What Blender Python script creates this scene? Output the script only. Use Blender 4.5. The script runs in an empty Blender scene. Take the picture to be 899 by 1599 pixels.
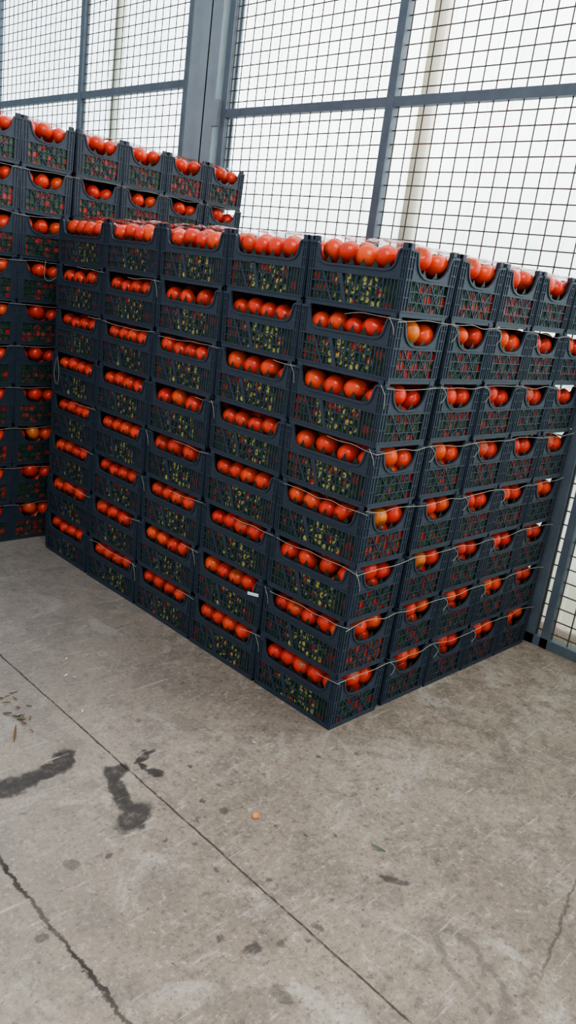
import bpy, bmesh, math, random
from mathutils import Vector, Matrix, Euler
random.seed(7)
S=bpy.context.scene
COL=S.collection
try: S.view_settings.look='AgX - Medium High Contrast'
except Exception: pass

# ---------------- node helpers ----------------
class NT:
    def __init__(s,nt): s.nt=nt; s.n=nt.nodes; s.l=nt.links
    def add(s,t,**k):
        n=s.n.new(t)
        for a,b in k.items(): setattr(n,a,b)
        return n
    def put(s,sock,v):
        if isinstance(v,bpy.types.NodeSocket): s.l.new(v,sock)
        else:
            if isinstance(v,(tuple,list)) and len(v)==3 and sock.type=='RGBA': v=(*v,1)
            sock.default_value=v
    def math(s,op,a,b=0.0,c=None,clamp=False):
        n=s.add('ShaderNodeMath',operation=op,use_clamp=clamp)
        s.put(n.inputs[0],a); s.put(n.inputs[1],b)
        if c is not None: s.put(n.inputs[2],c)
        return n.outputs[0]
    def mix(s,f,a,b,bt='MIX'):
        n=s.add('ShaderNodeMix',data_type='RGBA',blend_type=bt)
        s.put(n.inputs[0],f); s.put(n.inputs[6],a); s.put(n.inputs[7],b)
        return n.outputs[2]
    def noise(s,vec,sc,det=4,rough=.6,dist=0):
        n=s.add('ShaderNodeTexNoise'); s.put(n.inputs['Scale'],sc); n.inputs['Detail'].default_value=det
        n.inputs['Roughness'].default_value=rough; n.inputs['Distortion'].default_value=dist
        if vec is not None: s.l.new(vec,n.inputs['Vector'])
        return n.outputs
    def ramp(s,v,lo,hi,a=0.0,b=1.0,smooth=True):
        n=s.add('ShaderNodeMapRange'); n.interpolation_type='SMOOTHSTEP' if smooth else 'LINEAR'
        s.put(n.inputs[0],v); n.inputs[1].default_value=lo; n.inputs[2].default_value=hi
        n.inputs[3].default_value=a; n.inputs[4].default_value=b
        return n.outputs[0]
    def coord(s,k='Object'): return s.add('ShaderNodeTexCoord').outputs[k]
    def sep(s,v):
        n=s.add('ShaderNodeSeparateXYZ'); s.l.new(v,n.inputs[0]); return n.outputs
    def bump(s,h,st,dist=.01):
        n=s.add('ShaderNodeBump'); n.inputs['Strength'].default_value=st; n.inputs['Distance'].default_value=dist
        s.l.new(h,n.inputs['Height']); return n.outputs[0]

def newmat(name):
    m=bpy.data.materials.new(name); m.use_nodes=True
    t=NT(m.node_tree); b=m.node_tree.nodes['Principled BSDF']
    return m,t,b

def mat_simple(name,col,rough=.5,var=.25,scale=20,metal=0,spec=.5,bump=0):
    m,t,b=newmat(name)
    o=t.noise(t.coord(),scale)
    c2=tuple(x*(1-var) for x in col); c3=tuple(min(1,x*(1+var)) for x in col)
    t.put(b.inputs['Base Color'],t.mix(o[0],c2,c3))
    b.inputs['Roughness'].default_value=rough; b.inputs['Metallic'].default_value=metal
    b.inputs['Specular IOR Level'].default_value=spec
    if bump: t.l.new(t.bump(o[0],bump),b.inputs['Normal'])
    return m

# crate plastic
m_crate,t,b=newmat('crate_plastic')
o=t.noise(t.coord(),25,5); oi=t.add('ShaderNodeObjectInfo').outputs['Random']
c=t.mix(o[0],(.018,.028,.042),(.038,.053,.074))
c=t.mix(t.math('MULTIPLY',oi,.4),c,(.038,.050,.066))
t.put(b.inputs['Base Color'],c); b.inputs['Roughness'].default_value=.46; b.inputs['Specular IOR Level'].default_value=.42

# printed liner
m_liner,t,b=newmat('printed_liner')
co=t.coord(); sp=t.sep(co)
oi=t.add('ShaderNodeObjectInfo').outputs['Random']
off=t.add('ShaderNodeVectorMath',operation='ADD'); t.l.new(co,off.inputs[0])
cx=t.add('ShaderNodeCombineXYZ'); t.put(cx.inputs[1],t.math('MULTIPLY',oi,0.3)); t.l.new(cx.outputs[0],off.inputs[1])
OV=off.outputs[0]
v=t.add('ShaderNodeTexVoronoi'); v.inputs['Scale'].default_value=40; v.inputs['Randomness'].default_value=.7; t.l.new(OV,v.inputs['Vector'])
d1=v.outputs['Distance']; vc=t.sep(v.outputs['Color'])
ringm=t.math('SUBTRACT',t.ramp(d1,.14,.20),t.ramp(d1,.42,.50),clamp=True)
ringm=t.math('MULTIPLY',ringm,t.ramp(vc[0],.15,.35))
v2=t.add('ShaderNodeTexVoronoi'); v2.inputs['Scale'].default_value=24; v2.inputs['Randomness'].default_value=.6; t.l.new(OV,v2.inputs['Vector'])
redm=t.math('SUBTRACT',1.0,t.ramp(v2.outputs['Distance'],.42,.52))
rs=t.sep(v2.outputs['Color'])
yy=t.math('ABSOLUTE',t.math('ADD',sp[1],.012)); mid=t.ramp(yy,.08,.14,1,0)
xx=t.math('ABSOLUTE',sp[0]); longface=t.ramp(xx,.12,.13)
pick=t.math('MULTIPLY',mid,longface)
base=t.mix(t.noise(co,60)[0],(.006,.022,.011),(.024,.080,.032))
redmask=t.math('MULTIPLY',redm,t.math('GREATER_THAN',rs[0],t.math('ADD',.25,t.math('MULTIPLY',pick,.35))))
c=t.mix(redmask,base,t.mix(rs[1],(.50,.035,.022),(.30,.022,.025)))
v3=t.add('ShaderNodeTexVoronoi'); v3.inputs['Scale'].default_value=30; t.l.new(OV,v3.inputs['Vector'])
c=t.mix(t.math('MULTIPLY',t.ramp(v3.outputs['Distance'],.2,.26,1,0),.6),c,(.05,.15,.05))
ym=t.math('MULTIPLY',ringm,t.math('ADD',t.math('MULTIPLY',pick,.85),.08))
c=t.mix(ym,c,(.50,.46,.13))
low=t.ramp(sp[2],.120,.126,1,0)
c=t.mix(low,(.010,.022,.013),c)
t.put(b.inputs['Base Color'],c); b.inputs['Roughness'].default_value=.4

# tomatoes
m_tom,t,b=newmat('tomato_skin')
at=t.add('ShaderNodeVertexColor',layer_name='tc')
o=t.noise(t.coord(),14,3)
c=t.mix(t.ramp(o[0],.55,.85,0,.3),at.outputs[0],(.78,.09,.008))
t.put(b.inputs['Base Color'],c); b.inputs['Roughness'].default_value=.24; b.inputs['Specular IOR Level'].default_value=.5
m_calyx=mat_simple('calyx_green',(.06,.14,.02),.6)

m_twine=mat_simple('cream_twine',(.42,.38,.28),.8,.3,60)
m_film,t,b=newmat('clear_film')
tr=t.add('ShaderNodeBsdfTransparent'); gl=t.add('ShaderNodeBsdfGlossy'); gl.inputs['Roughness'].default_value=.12
fr=t.add('ShaderNodeFresnel'); fr.inputs[0].default_value=1.4
nz=t.noise(t.coord(),40,3); t.l.new(t.bump(nz[0],.6,.01),gl.inputs['Normal'])
mx=t.add('ShaderNodeMixShader'); t.put(mx.inputs[0],t.math('ADD',t.math('MULTIPLY',fr.outputs[0],.5),.04,clamp=True))
t.l.new(tr.outputs[0],mx.inputs[1]); t.l.new(gl.outputs[0],mx.inputs[2])
t.l.new(mx.outputs[0],m_film.node_tree.nodes['Material Output'].inputs['Surface'])

m_steel,t,b=newmat('weathered_steel')
co=t.coord(); o=t.noise(co,9,6); o2=t.noise(co,60,4)
c=t.mix(o[0],(.065,.090,.112),(.15,.185,.215))
c=t.mix(t.ramp(o2[0],.56,.72,0,.6),c,(.16,.10,.06))
t.put(b.inputs['Base Color'],c); b.inputs['Roughness'].default_value=.55; b.inputs['Metallic'].default_value=.2
m_col,t,b=newmat('galvanised_steel')
co=t.coord(); o=t.noise(co,6,6)
t.put(b.inputs['Base Color'],t.mix(o[0],(.17,.22,.24),(.31,.36,.38))); b.inputs['Roughness'].default_value=.5; b.inputs['Metallic'].default_value=.2
m_mesh,t,b=newmat('rusty_mesh_wire')
o=t.noise(t.coord(),30,4)
t.put(b.inputs['Base Color'],t.mix(t.ramp(o[0],.45,.7),(.060,.052,.048),(.13,.068,.045))); b.inputs['Roughness'].default_value=.7
m_yel=mat_simple('yellow_paint',(.93,.80,.42),.5,.06,5)

# translucent corrugated polycarbonate
m_poly,t,b=newmat('polycarbonate_sheet')
co=t.coord(); sp=t.sep(co)
nz=t.noise(co,1.3,4)
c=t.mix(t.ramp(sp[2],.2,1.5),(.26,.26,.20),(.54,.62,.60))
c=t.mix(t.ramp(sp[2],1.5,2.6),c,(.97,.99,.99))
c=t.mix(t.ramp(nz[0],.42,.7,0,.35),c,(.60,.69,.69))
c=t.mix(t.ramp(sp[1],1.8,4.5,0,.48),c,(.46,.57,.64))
rib=t.math('ABSOLUTE',t.math('SINE',t.math('MULTIPLY',sp[1],math.pi/.152)))
c=t.mix(t.ramp(rib,.0,.22,.30,0),c,(.40,.47,.50))
tl=t.add('ShaderNodeBsdfTranslucent'); t.put(tl.inputs[0],c)
df=t.add('ShaderNodeBsdfDiffuse'); t.put(df.inputs[0],c)
tp=t.add('ShaderNodeBsdfTransparent'); t.put(tp.inputs[0],c)
m1=t.add('ShaderNodeMixShader'); m1.inputs[0].default_value=.2; t.l.new(tl.outputs[0],m1.inputs[1]); t.l.new(df.outputs[0],m1.inputs[2])
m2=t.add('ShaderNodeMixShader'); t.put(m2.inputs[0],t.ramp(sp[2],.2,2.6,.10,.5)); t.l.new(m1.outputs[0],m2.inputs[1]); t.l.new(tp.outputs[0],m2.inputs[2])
t.l.new(m2.outputs[0],m_poly.node_tree.nodes['Material Output'].inputs['Surface'])

# ---------------- floor ----------------
m_floor,t,b=newmat('worn_concrete')
co=t.coord(); sp=t.sep(co)
n1=t.noise(co,1.3,6,.6); n2=t.noise(co,5,9,.75); n3=t.noise(co,70,7,.85); n4=t.noise(co,2.6,7,.7,1.2); n5=t.noise(co,22,8,.8)
c=t.mix(t.ramp(n1[0],.3,.7),(.205,.158,.118),(.325,.258,.196))
c=t.mix(t.ramp(n2[0],.46,.58,0,.65),c,(.150,.120,.094))
c=t.mix(t.ramp(n4[0],.54,.66,0,.6),c,(.40,.35,.29))
c=t.mix(t.ramp(n5[0],.53,.63,0,.7),c,(.105,.083,.065))
c=t.mix(t.ramp(n5[0],.46,.36,0,.6),c,(.45,.39,.32))
c=t.mix(t.ramp(n3[0],.53,.62,0,.75),c,(.07,.056,.046))
c=t.mix(t.ramp(n3[0],.45,.36,0,.5),c,(.53,.47,.40))
c=t.mix(t.ramp(t.math('SUBTRACT',sp[1],sp[0]),0.2,2.4,0,.45),c,t.mix(t.ramp(n5[0],.38,.62),(.15,.14,.13),(.35,.33,.31)))
dn=t.noise(co,9,6,.7)
dv=t.add('ShaderNodeVectorMath',operation='SUBTRACT'); t.l.new(dn[1],dv.inputs[0]); dv.inputs[1].default_value=(.5,.5,.5)
ds=t.add('ShaderNodeVectorMath',operation='SCALE'); t.l.new(dv.outputs[0],ds.inputs[0]); ds.inputs['Scale'].default_value=.10
da=t.add('ShaderNodeVectorMath',operation='ADD'); t.l.new(co,da.inputs[0]); t.l.new(ds.outputs[0],da.inputs[1])
DC=da.outputs[0]
def blob(x,y,rx,ry,ang,soft=.22,k=1.0):
    mp=t.add('ShaderNodeMapping',vector_type='TEXTURE'); mp.inputs['Location'].default_value=(x,y,0)
    mp.inputs['Rotation'].default_value=(0,0,math.radians(ang)); mp.inputs['Scale'].default_value=(rx,ry,1)
    t.l.new(DC,mp.inputs[0])
    ln=t.add('ShaderNodeVectorMath',operation='LENGTH'); t.l.new(mp.outputs[0],ln.inputs[0])
    return t.ramp(ln.outputs['Value'],1-soft,1+soft,k,0)
def mx(lst):
    a=lst[0]
    for q in lst[1:]: a=t.math('MAXIMUM',a,q)
    return a
dark=mx([blob(-1.10,.355,.13,.045,0),blob(-1.0,.350,.09,.030,15),blob(-.90,.385,.065,.034,50),blob(-.795,.235,.046,.038,0),blob(-.84,.14,.032,.100,-20),
  blob(-.865,.02,.08,.045,30),blob(-.671,.25,.052,.014,20),blob(-.685,.155,.022,.026,0),blob(-.70,.21,.013,.030,0),blob(-.415,-.641,.018,.050,35,k=.85),
  blob(-.939,-.713,.022,.035,10,k=.6),blob(-.905,-.563,.022,.018,0,k=.9),blob(-1.292,-.22,.018,.018,0,k=.7),blob(-.95,-.50,.014,.014,0,k=.8),blob(-.84,-.60,.012,.014,0,k=.7),
  blob(-1.12,-.06,.016,.022,0,k=.6),blob(-.62,-.12,.012,.014,0,k=.7),blob(-.93,.00,.02,.035,0,k=.6),blob(-.72,-.42,.012,.012,0,k=.7),blob(-.80,-.30,.010,.014,0,k=.7)])
dark=t.math('MULTIPLY',dark,t.ramp(n5[0],.30,.55,.65,1))
c=t.mix(t.math('MULTIPLY',dark,.9),c,(.034,.030,.028))
vo=t.add('ShaderNodeTexVoronoi'); vo.inputs['Scale'].default_value=13; t.l.new(DC,vo.inputs['Vector'])
vs=t.sep(vo.outputs['Color'])
drip=t.math('MULTIPLY',t.ramp(t.math('DIVIDE',vo.outputs['Distance'],t.math('ADD',vs[1],.20)),.10,.22,1,0),t.math('GREATER_THAN',vs[0],.40))
wet=mx([blob(-.6,-.1,.85,.6,30,.6),blob(-1.0,-.4,.5,.6,0,.6),.35])
c=t.mix(t.math('MULTIPLY',t.math('MULTIPLY',drip,wet),.85),c,(.060,.052,.046))
vo2=t.add('ShaderNodeTexVoronoi'); vo2.inputs['Scale'].default_value=34; t.l.new(DC,vo2.inputs['Vector'])
vs2=t.sep(vo2.outputs['Color'])
dr2=t.math('MULTIPLY',t.ramp(t.math('DIVIDE',vo2.outputs['Distance'],t.math('ADD',vs2[1],.15)),.10,.20,1,0),t.math('GREATER_THAN',vs2[0],.55))
c=t.mix(t.math('MULTIPLY',t.math('MULTIPLY',dr2,wet),.75),c,(.065,.055,.048))
def ringst(x,y,rx,ry,ang,w=.16):
    mp=t.add('ShaderNodeMapping',vector_type='TEXTURE'); mp.inputs['Location'].default_value=(x,y,0)
    mp.inputs['Rotation'].default_value=(0,0,math.radians(ang)); mp.inputs['Scale'].default_value=(rx,ry,1)
    t.l.new(DC,mp.inputs[0])
    ln=t.add('ShaderNodeVectorMath',operation='LENGTH'); t.l.new(mp.outputs[0],ln.inputs[0])
    return t.ramp(t.math('ABSOLUTE',t.math('SUBTRACT',ln.outputs['Value'],1.0)),w*.3,w,1,0)
c=t.mix(t.math('MULTIPLY',ringst(-.50,-.95,.05,.15,-20,.3),.5),c,(.10,.082,.068))
arc=t.math('MULTIPLY',ringst(.25,-.35,.28,.2,0,.05),t.ramp(sp[0],.25,.45))
c=t.mix(t.math('MULTIPLY',arc,.35),c,(.10,.08,.065))
mp=t.add('ShaderNodeMapping'); mp.inputs['Rotation'].default_value=(0,0,.5); mp.inputs['Scale'].default_value=(3,26,1); t.l.new(co,mp.inputs[0])
st=t.noise(mp.outputs[0],1.4,6,.7)
c=t.mix(t.ramp(st[0],.58,.68,0,.55),c,(.45,.40,.345))
def line(val,pos,w,fact):
    return t.math('MULTIPLY',t.ramp(t.math('ABSOLUTE',t.math('SUBTRACT',val,pos)),w*.45,w,1,0),fact)
wn=t.noise(co,14,5,.7); wn2=t.noise(co,30,4,.7)
jx=t.math('ADD',sp[0],t.math('MULTIPLY',t.math('SUBTRACT',wn[0],.5),.012))
j1=t.math('MULTIPLY',line(jx,-.752,.0042,.85),t.ramp(wn2[0],.35,.55,.5,1))
jx2=t.math('ADD',sp[0],t.math('MULTIPLY',t.math('SUBTRACT',wn[0],.5),.05))
jx2=t.math('ADD',jx2,t.math('MULTIPLY',t.math('SUBTRACT',wn2[0],.5),.02))
wv=t.ramp(t.noise(co,3.0,3)[0],.3,.65,.5,1)
j2=t.math('MULTIPLY',t.ramp(t.math('ABSOLUTE',t.math('SUBTRACT',jx2,-1.262)),.003,.009,1,0),wv)
jy=t.math('ADD',t.math('SUBTRACT',sp[1],t.math('MULTIPLY',sp[0],.257)),t.math('MULTIPLY',t.math('SUBTRACT',wn[0],.5),.05))
j3=t.math('MULTIPLY',line(jy,-.984,.005,.5),t.ramp(sp[0],-.45,-.3))
crk=mx([j1,j2,j3])
c=t.mix(crk,c,(.025,.021,.018))
t.put(b.inputs['Base Color'],c)
t.put(b.inputs['Roughness'],t.ramp(dark,0,1,.74,.4)); b.inputs['Specular IOR Level'].default_value=.3
hh=t.math('SUBTRACT',t.math('MULTIPLY',n3[0],.4),crk)
t.l.new(t.bump(hh,.6,.006),b.inputs['Normal'])

m_ground=mat_simple('outside_ground',(.30,.27,.22),.9,.3,3)

# ---------------- mesh builder ----------------
class MB:
    def __init__(s): s.v=[]; s.f=[]; s.mi=[]; s.col=[]
    def box(s,a,b,mi=0):
        x0,y0,z0=[min(p,q) for p,q in zip(a,b)]; x1,y1,z1=[max(p,q) for p,q in zip(a,b)]
        n=len(s.v); s.v+=[(x0,y0,z0),(x1,y0,z0),(x1,y1,z0),(x0,y1,z0),(x0,y0,z1),(x1,y0,z1),(x1,y1,z1),(x0,y1,z1)]
        for q in [(0,3,2,1),(4,5,6,7),(0,1,5,4),(1,2,6,5),(2,3,7,6),(3,0,4,7)]: s.f.append(tuple(n+i for i in q)); s.mi.append(mi)
    def prism(s,poly,fn,d0,d1,mi=0):
        n=len(s.v); k=len(poly)
        s.v+=[fn(p[0],p[1],d0) for p in poly]+[fn(p[0],p[1],d1) for p in poly]
        s.f.append(tuple(range(n,n+k))[::-1]); s.f.append(tuple(range(n+k,n+2*k))); s.mi+=[mi,mi]
        for i in range(k):
            j=(i+1)%k; s.f.append((n+i,n+j,n+k+j,n+k+i)); s.mi.append(mi)
    def obj(s,name,mats,parent=None,smooth=False,loc=(0,0,0)):
        me=bpy.data.meshes.new(name); me.from_pydata(s.v,[],s.f)
        for m in mats: me.materials.append(m)
        for p,i in zip(me.polygons,s.mi): p.material_index=i; p.use_smooth=smooth
        bm=bmesh.new(); bm.from_mesh(me); bmesh.ops.recalc_face_normals(bm,faces=bm.faces); bm.to_mesh(me); bm.free()
        o=bpy.data.objects.new(name,me); COL.objects.link(o); o.location=loc
        if parent: o.parent=parent
        return o

W,L,H=.286,.432,.22
hw,hl=W/2,L/2
def bar(mb,fn,p,q,w,d0,d1):
    a=Vector(p); b_=Vector(q); dd=(b_-a).normalized(); nn=Vector((-dd.y,dd.x))*w/2
    mb.prism([tuple(a+nn),tuple(b_+nn),tuple(b_-nn),tuple(a-nn)],fn,d0,d1)
def build_crate():
    mb=MB()
    long_prof=[(-hl,.213),(-.184,.213),(-.177,.206),(-.168,.166),(-.156,.150),(-.13,.144),(.13,.144),(.156,.150),(.168,.166),(.177,.206),(.184,.213),(hl,.213)]
    sh=[(-hw,.213)]
    for i in range(17):
        s=-.100+.200*i/16; z=.210-.080*max(0,1-abs(s/.100)**3.2)**.6
        sh.append((s,z))
    sh.append((hw,.213))
    sides=[]
    sides.append((lambda s,z,d:(-hw-d+.0,-s,z),long_prof,'L'))
    sides.append((lambda s,z,d:(hw+d,s,z),long_prof,'L'))
    sides.append((lambda s,z,d:(s,-hl-d,z),sh,'S'))
    sides.append((lambda s,z,d:(-s,hl+d,z),sh,'S'))
    for fn,prof,k in sides:
        he=hl if k=='L' else hw
        zb=.118
        for a,b_ in zip(prof[:-1],prof[1:]):
            if b_[0]-a[0]<1e-5: continue
            mb.prism([(a[0],zb),(b_[0],zb),(b_[0],b_[1]),(a[0],a[1])],fn,-.004,0)
            bar(mb,fn,(a[0],a[1]-.003),(b_[0],b_[1]-.003),.007,-.004,.005)
        mb.prism([(-he,0),(he,0),(he,.018),(-he,.018)],fn,-.005,0)
        mb.prism([(-he,.016),(he,.016),(he,.021),(-he,.021)],fn,-.004,.003)
        mb.prism([(-he,.115),(he,.115),(he,.121),(-he,.121)],fn,-.004,.003)
        ce=.194 if k=='L' else .110
        for sg in (-1,1):
            a0,a1=sorted((sg*ce,sg*he))
            mb.prism([(a0,.018),(a1,.018),(a1,.12),(a0,.12)],fn,-.004,0)
            for q in (ce,(ce+he)/2,he-.003):
                mb.prism([(sg*q-.002,.02),(sg*q+.002,.02),(sg*q+.002,.21),(sg*q-.002,.21)],fn,0,.004)
            for z in (.06,.15,.185):
                mb.prism([(a0,z),(a1,z),(a1,z+.004),(a0,z+.004)],fn,0,.003)
        if k=='L':
            for z in (.050,.083):
                mb.prism([(-.194,z-.0025),(.128,z-.0025),(.128,z+.0025),(-.194,z+.0025)],fn,-.003,.001)
            s=-.176
            while s<-.07:
                bar(mb,fn,(s,.02),(s,.118),.004,-.003,.001); s+=.0175
            mb.prism([(-.075,.118),(-.055,.118),(-.020,.02),(-.034,.02)],fn,-.003,.003)
            mb.prism([(-.150,.118),(-.141,.118),(-.086,.02),(-.095,.02)],fn,-.003,.003)
            s=-.034
            while s<.13:
                bar(mb,fn,(s,.02),(s,.118),.004,-.003,.001); s+=.0235
            for i in range(3):
                s0=-.03+i*.054
                bar(mb,fn,(s0,.02),(s0+.054,.118),.003,-.003,.0005)
            s=.130
            while s<.194:
                bar(mb,fn,(s,.02),(s,.118),.0045,-.003,.002); s+=.0155
        else:
            for z in (.050,.083):
                mb.prism([(-.110,z-.002),(.110,z-.002),(.110,z+.002),(-.110,z+.002)],fn,-.003,.001)
            for i in range(7):
                s=-.084+i*.028; bar(mb,fn,(s,.02),(s,.118),.0035,-.003,.001)
            for i in range(2):
                s0=-.084+i*.084
                bar(mb,fn,(s0,.02),(s0+.084,.118),.0035,-.003,.002); bar(mb,fn,(s0+.084,.02),(s0,.118),.0035,-.003,.002)
    mb.box((-hw+.004,-hl+.004,.002),(hw-.004,hl-.004,.008))
    for sx in (-1,1):
        for sy in (-1,1):
            mb.box((sx*(hw-.004),sy*(hl-.004),.20),(sx*(hw-.030),sy*(hl-.012),.230))
            mb.box((sx*(hw-.004),sy*(hl-.004),.20),(sx*(hw-.012),sy*(hl-.034),.230))
            mb.box((sx*(hw),sy*(hl),.208),(sx*(hw-.022),sy*(hl-.028),.2145))
    iw,il=hw-.007,hl-.007
    def zig(he,step,v0,v1):
        pts=[]; n=int(round(2*he/step))
        for i in range(n):
            a=-he+2*he*i/n; c_=a+he/n
            pts.append((a,v0)); pts.append((c_-.006,v1-.012)); pts.append((c_,v1)); pts.append((c_+.006,v1-.012))
        pts.append((he,v0)); return pts
    for fn,he,n,v0,v1 in [(lambda s,z,d:(-iw+d,-s,z),il,.054,.128,.172),(lambda s,z,d:(iw-d,s,z),il,.054,.128,.172),
                      (lambda s,z,d:(s,-il+d,z),iw,.068,.115,.156),(lambda s,z,d:(-s,il-d,z),iw,.068,.115,.156)]:
        p=zig(he,n,v0,v1)
        for a,b_ in zip(p[:-1],p[1:]):
            k=len(mb.v); mb.v+=[fn(a[0],.009,0),fn(b_[0],.009,0),fn(b_[0],b_[1],0),fn(a[0],a[1],0)]
            mb.f.append((k,k+1,k+2,k+3)); mb.mi.append(1)
    mb.v=[(x*(.972+.028*min(1,z/.2)),y*(.980+.020*min(1,z/.2)),z) for x,y,z in mb.v]
    return mb
cm=build_crate()
tmp=cm.obj('crate_src',[m_crate,m_liner]); crate_me=tmp.data; crate_me.name='ventilated_crate'; bpy.data.objects.remove(tmp)

def tomato_fill(seed,heap,big=0):
    rnd=random.Random(seed); vs=[];fs=[];cols=[];mis=[]
    NU,NV=18,11
    def tomato(c,rad,col):
        n=len(vs); rot=Euler((rnd.uniform(-.9,.9),rnd.uniform(-.9,.9),rnd.uniform(0,6.3))).to_matrix()
        if rnd.random()<.75: rot=rot@Matrix.Rotation(math.pi,3,'X')
        lob=rnd.choice((4,5,6)); la=rnd.uniform(.01,.035); fl=rnd.uniform(.86,.95)
        def P(th,ph):
            rr=rad*(1+la*math.cos(lob*ph)*math.sin(th)); z=math.cos(th)
            zz=z*rad*fl - (.16*rad*math.exp(-(th/.33)**2))
            return rot@Vector((rr*math.sin(th)*math.cos(ph),rr*math.sin(th)*math.sin(ph),zz))+c
        vs.append(P(0,0)); cols.append(col)
        for i in range(1,NV):
            for j in range(NU):
                th=math.pi*i/NV; vs.append(P(th,2*math.pi*j/NU))
                k=.85+.15*(i/NV); cols.append(tuple(q*k for q in col))
        vs.append(P(math.pi,0)); cols.append(col)
        last=len(vs)-1
        for j in range(NU):
            j2=(j+1)%NU
            fs.append((n,n+1+j,n+1+j2)); mis.append(0)
            for i in range(NV-2):
                a=n+1+i*NU; fs.append((a+j,a+NU+j,a+NU+j2,a+j2)); mis.append(0)
            a=n+1+(NV-2)*NU; fs.append((a+j,last,a+j2)); mis.append(0)
        for q in range(5):
            a=q*1.257; n2=len(vs)
            for (th,da) in ((.06,0),(.30,-.35),(.62,0),(.30,.35)):
                p=P(th,a+da); vs.append(c+(p-c)*1.03); cols.append((0,.1,0))
            fs.append((n2,n2+1,n2+2,n2+3)); mis.append(1)
    def colr():
        q=rnd.random()
        if q<.78: return (.74+rnd.uniform(-.08,.06),.030+rnd.uniform(0,.020),.006)
        if q<.98: return (.80,.060+rnd.uniform(0,.030),.008)
        return (.74,.18,.02)
    for ix in range(3):
        n_=rnd.choice((4,5,5)) if not big else 5
        for iy in range(n_):
            rad=rnd.uniform(.039,.0425) if n_==5 else rnd.uniform(.0435,.047)
            y=(-.5+iy/(n_-1))*2*(.199-rad)+rnd.uniform(-.006,.006)
            y=max(-.203+rad,min(.203-rad,y))
            x=(ix-1)*.088+rnd.uniform(-.004,.004)
            x=max(-.134+rad,min(.134-rad,x)); z=.162+heap+rnd.uniform(-.007,.008)+(.006 if ix==1 else 0)
            tomato(Vector((x,y,z)),rad,colr())
    for ix in (-1,1):
        for iy in range(4): tomato(Vector((ix*.055,(iy-1.5)*.09,.10)),.04,colr())
    me=bpy.data.meshes.new('tomatoes'); me.from_pydata(vs,[],fs)
    me.materials.append(m_tom); me.materials.append(m_calyx)
    for p,i in zip(me.polygons,mis): p.material_index=i; p.use_smooth=True
    ca=me.color_attributes.new('tc','FLOAT_COLOR','POINT')
    for i,cc in enumerate(cols): ca.data[i].color=(*cc,1)
    return me
fills=[tomato_fill(i,0) for i in range(9)]
fills_top=[tomato_fill(50+i,.021,1) for i in range(5)]

def film_mesh():
    mb=MB(); nx,ny=10,16; rnd=random.Random(3)
    for i in range(nx+1):
        for j in range(ny+1):
            x=-.125+.25*i/nx; y=-.17+.34*j/ny
            e=max(abs(i/nx-.5),abs(j/ny-.5))*2
            mb.v.append((x,y,.230+.012*(1-e)+rnd.uniform(-.006,.009)))
    for i in range(nx):
        for j in range(ny):
            a=i*(ny+1)+j; mb.f.append((a,a+1,a+ny+2,a+ny+1)); mb.mi.append(0)
    o=mb.obj('film',[m_film],smooth=True); me=o.data; bpy.data.objects.remove(o); return me
film_me=film_mesh()

def empty(name,loc=(0,0,0)):
    e=bpy.data.objects.new(name,None); COL.objects.link(e); e.location=loc; e.empty_display_size=.1; return e
def inst(name,me,parent,loc,rz=0,flip=False):
    o=bpy.data.objects.new(name,me); COL.objects.link(o); o.parent=parent; o.location=loc; o.rotation_euler=(0,0,rz)
    return o
def stack(root,x0,y0,xs,ny,nz):
    for ix,xc in enumerate(xs):
        for iy in range(ny):
            bx=random.uniform(-.003,.003); by=random.uniform(-.003,.003)
            lean=random.uniform(-.0006,.0006)
            for k in range(nz):
                x=x0+xc+bx+random.uniform(-.0035,.0035)+lean*k; y=y0+(iy+.5)*.44+by+random.uniform(-.003,.003); z=k*H
                rz=random.uniform(-.012,.012)
                inst('crate',crate_me,root,(x,y,z),rz)
                top=(k==nz-1)
                inst('tomatoes',random.choice(fills_top if top else fills),root,(x,y,z),rz+random.choice((0,math.pi)))
                if top: inst('film',film_me,root,(x,y,z),rz)
front=empty('stack_of_tomato_crates')
XS=[.145,.462,.752,1.042,1.332]
stack(front,0,0,XS,5,8)
rear=empty('stack_of_tomato_crates')
stack(rear,1.331-.145-.29*7,2.362,[.29*i for i in range(8)],3,10)

def twine(root,pts,rad=.0013):
    cu=bpy.data.curves.new('twine','CURVE'); cu.dimensions='3D'; cu.bevel_depth=rad; cu.bevel_resolution=1
    s=cu.splines.new('NURBS'); s.points.add(len(pts)-1); s.order_u=3; s.use_endpoint_u=True
    for p,q in zip(s.points,pts): p.co=(*q,1)
    o=bpy.data.objects.new('twine',cu); COL.objects.link(o); cu.materials.append(m_twine); o.parent=root
rt=random.Random(11)
for k in range(1,8):
    z=k*H-.004
    pts=[]
    for i in range(21):
        x=-.008+1.485*i/20; pts.append((x,-.0100+rt.uniform(-.003,.005),z+rt.uniform(-.016,.005)))
    twine(front,pts,.0010)
    for c0 in range(5):
        if rt.random()<.6:
            y0=c0*.44
            twine(front,[(-.0095,y0+q*.06-.02,z+rt.uniform(-.014,.002)) for q in range(rt.choice((3,5,8)))],.0009)
    for yy in (.44,.88,1.32,0.0):
        if rt.random()<.35:
            a=yy+rt.uniform(-.02,.03)
            twine(front,[(-.012,a,z),(-.02,a-.02,z-.015),(-.022,a-.035,z-.035),(-.014,a-.03,z-.05-rt.random()*.03)],.0008)
    for xx in (.30,.6,.9):
        if rt.random()<.5:
            twine(front,[(xx,-.012,z),(xx+.015,-.022,z-.01),(xx+.03,-.025,z-.035),(xx+.01,-.016,z-.06)],.0009)
for k in range(1,10):
    z=k*H-.004
    twine(rear,[(-.9+2.22*i/26,2.352+rt.uniform(-.002,.004),z+rt.uniform(-.012,.005)) for i in range(27)],.0009)
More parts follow.
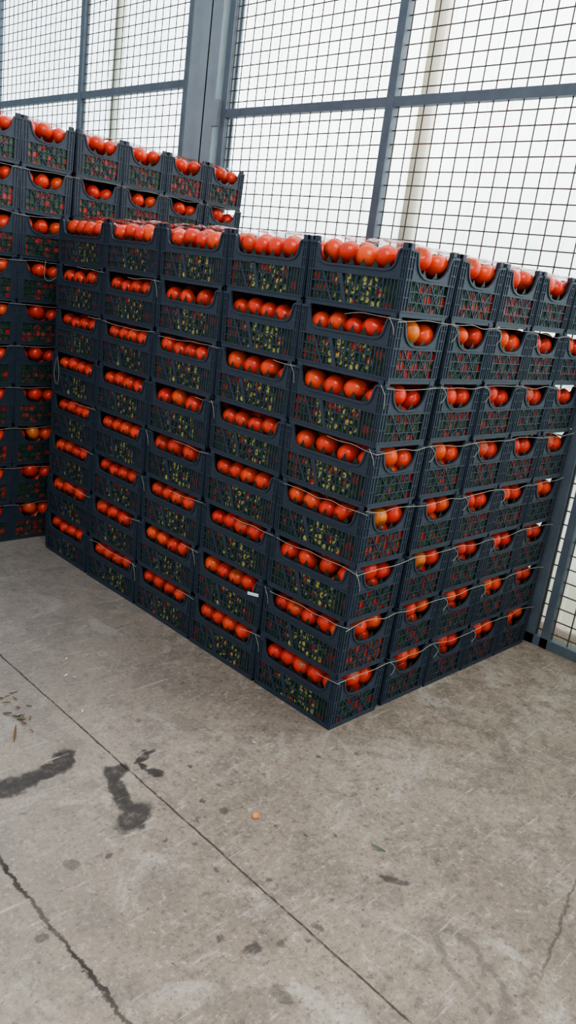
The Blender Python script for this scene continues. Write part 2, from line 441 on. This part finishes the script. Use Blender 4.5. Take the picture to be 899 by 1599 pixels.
twine(front,[(-.014,2.12,1.08),(-.02,2.08,1.0),(-.02,2.10,.92),(-.014,2.16,.99),(-.014,2.13,1.07)],.0007)
twine(rear,[(.02,2.345,1.54),(.0,2.335,1.46),(.04,2.335,1.43),(.09,2.34,1.47)],.001)
m_lab=mat_simple('paper_label',(.7,.7,.72),.5,.05,10)
mb=MB(); mb.v=[(-.012,.455,.378),(-.016,.515,.368),(-.016,.517,.381),(-.012,.457,.391)]; mb.f=[(0,1,2,3)]; mb.mi=[0]; mb.obj('paper_label',[m_lab],front)

# ---------------- mesh wall ----------------
WX=1.515
wall=empty('wall_right')
mb=MB(); 
def post(y,w,z1=5.2,dx=.05): mb.box((WX,y-w/2,0),(WX+dx,y+w/2,z1))
for y in (-2.95,-1.47,0.0,1.45,4.70,6.20,7.7): post(y,.055)
post(-.085,.04)
post(2.86,.05); post(3.30,.04)
mb.box((WX,-3,.0),(WX+.05,2.88,.05)); mb.box((WX,3.3,.0),(WX+.05,8,.05))
mb.box((WX+.002,-3,2.575),(WX+.045,2.88,2.625)); mb.box((WX+.002,3.3,2.785),(WX+.045,8,2.835))
mb.box((WX+.002,-3,5.1),(WX+.045,8,5.2))
mb.obj('frame',[m_steel],wall)
mb=MB()
mb.box((WX-.03,2.93,0),(WX-.018,3.13,5.2)); mb.box((WX+.15,2.93,0),(WX+.162,3.13,5.2)); mb.box((WX-.03,3.024,0),(WX+.16,3.036,5.2))
mb.box((WX-.01,3.14,0),(WX+.04,3.25,5.2))
mb.box((WX-.032,2.88,2.52),(WX-.0,2.95,2.68))
mb.box((WX-.04,2.90,0),(WX+.17,3.16,.015))
mb.obj('column',[m_col],wall)
mb=MB(); R=.0038
def wireV(y,z0,z1): 
    n=len(mb.v); 
    for z in (z0,z1):
        for a in range(5): mb.v.append((WX+.025+R*math.cos(a*1.2566),y+R*math.sin(a*1.2566),z))
    for a in range(5): mb.f.append((n+a,n+(a+1)%5,n+5+(a+1)%5,n+5+a)); mb.mi.append(0)
def wireH(z,y0,y1):
    n=len(mb.v)
    for y in (y0,y1):
        for a in range(5): mb.v.append((WX+.031+R*math.cos(a*1.2566),y,z+R*math.sin(a*1.2566)))
    for a in range(5): mb.f.append((n+a,n+(a+1)%5,n+5+(a+1)%5,n+5+a)); mb.mi.append(0)
y=-3
while y<2.85: wireV(y+.03,0.03,5.15); y+=.084
y=3.32
while y<8: wireV(y,0.03,5.15); y+=.084
z=.08
while z<5.1: wireH(z,-3,2.88); wireH(z+.02,3.3,8); z+=.070
mb.obj('welded_mesh',[m_mesh],wall,smooth=True)
mb=MB()
for y in (-1.8,1.50,4.80,8.1): 
    mb.box((1.90,y-.05,0),(1.94,y+.05,5.6))
mb.obj('outer_posts',[m_yel],wall)
mb=MB(); n=0; y=-3.5; cols=[]
while y<9.5:
    cols.append((1.87+.008*math.sin(y*2*math.pi/.152),y)); y+=.019
for x,yy in cols: mb.v.append((x,yy,0.02)); mb.v.append((x,yy,5.8))
for i in range(len(cols)-1): mb.f.append((2*i,2*i+2,2*i+3,2*i+1)); mb.mi.append(0)
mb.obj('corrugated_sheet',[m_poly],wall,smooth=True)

# ---------------- floor, ground ----------------
mb=MB(); mb.box((-7,-6,-.1),(1.95,9.5,0)); mb.obj('floor',[m_floor])
mb=MB(); mb.box((1.951,-12,-.12),(30,20,-.02)); mb.obj('outside_ground',[m_ground])
m_end=mat_simple('end_wall_sheet',(.42,.45,.46),.6,.15,2)
mb=MB(); mb.box((-7,9.5,0),(2.1,9.6,5.5)); mb.obj('wall_back',[m_end])

# ---------------- litter ----------------
m_leaf=mat_simple('green_leaf',(.035,.075,.025),.5); m_dry=mat_simple('dry_leaf',(.13,.07,.03),.7); m_or=mat_simple('orange_peel',(.75,.22,.02),.4); m_pap=mat_simple('white_scrap',(.6,.6,.6),.6); m_redl=mat_simple('red_scrap',(.45,.05,.04),.5)
def leaf(name,x,y,l,w,ang,mat,parent=None,curl=.006):
    mb=MB(); n=7
    for i in range(n+1):
        u=i/n; ww=w*math.sin(math.pi*min(1,u*.97+.02))**.8; zz=.003+curl*(1-math.cos(u*3))*.5
        mb.v+= [((u-.5)*l,-ww/2,zz+curl*.5),((u-.5)*l,0,zz),((u-.5)*l,ww/2,zz+curl*.5)]
    for i in range(n):
        a=3*i; mb.f+=[(a,a+3,a+4,a+1),(a+1,a+4,a+5,a+2)]; mb.mi+=[0,0]
    o=mb.obj(name,[mat],parent,smooth=True,loc=(x,y,0)); o.rotation_euler=(0,0,math.radians(ang)); return o
leaf('fallen_leaf',-.358,-.528,.045,.010,115,m_leaf)
leaf('tomato_scrap',-.565,-.202,.024,.020,20,m_or)
deb=empty('leaf_litter')
rl=random.Random(5)
for i in range(30):
    leaf('bit',-.93+rl.gauss(0,.06),.76+rl.gauss(0,.07),rl.uniform(.012,.04),rl.uniform(.004,.012),rl.uniform(0,360),rl.choice([m_leaf,m_dry,m_dry,m_redl]),deb)
leaf('bit',-.96,.60,.10,.008,60,m_dry,deb)
sc=empty('paper_scraps')
for (x,y) in [(-.62,.86),(-.60,.83),(-.55,.98),(-.35,.45),(.1,-.3),(-.3,.1),(-.05,-.25),(-.7,.6)]:
    leaf('scrap',x,y,rl.uniform(.008,.018),rl.uniform(.005,.010),rl.uniform(0,360),m_pap,sc)

# ---------------- world & lights ----------------
w=bpy.data.worlds.new('overcast'); S.world=w; w.use_nodes=True
t=NT(w.node_tree); bg=w.node_tree.nodes['Background']
g=t.coord('Generated'); sp=t.sep(g)
side=t.ramp(sp[0],-.1,.7)
c=t.mix(side,(.78,.88,1.0),(.96,1,1))
t.put(bg.inputs[0],c)
t.put(bg.inputs[1],t.math('ADD',t.math('MULTIPLY',side,5.6),1.0))
def area(name,loc,tgt,size,en,col=(1,1,1)):
    l=bpy.data.lights.new(name,'AREA'); l.energy=en; l.size=size; l.color=col
    o=bpy.data.objects.new(name,l); COL.objects.link(o); o.location=loc
    o.rotation_euler=(Vector(tgt)-Vector(loc)).to_track_quat('-Z','Y').to_euler()
area('skylight_panel',(-2.5,-2.5,5.2),(0,0,.6),3.0,150,(1,.97,.93))

# ---------------- camera ----------------
C=Vector((-2.10,-1.6036,1.607))
r=Vector((.7024,-.692,.1278)); f=Vector((.7024,.6593,-.282))
f.normalize(); r=(r-f*r.dot(f)).normalized(); d=f.cross(r).normalized()
cam=bpy.data.cameras.new('camera'); co=bpy.data.objects.new('camera',cam); COL.objects.link(co)
co.matrix_world=Matrix(((r.x,-d.x,-f.x,C.x),(r.y,-d.y,-f.y,C.y),(r.z,-d.z,-f.z,C.z),(0,0,0,1)))
cam.sensor_fit='VERTICAL'; cam.sensor_height=36; cam.lens=27.58; cam.clip_start=.05
S.camera=co
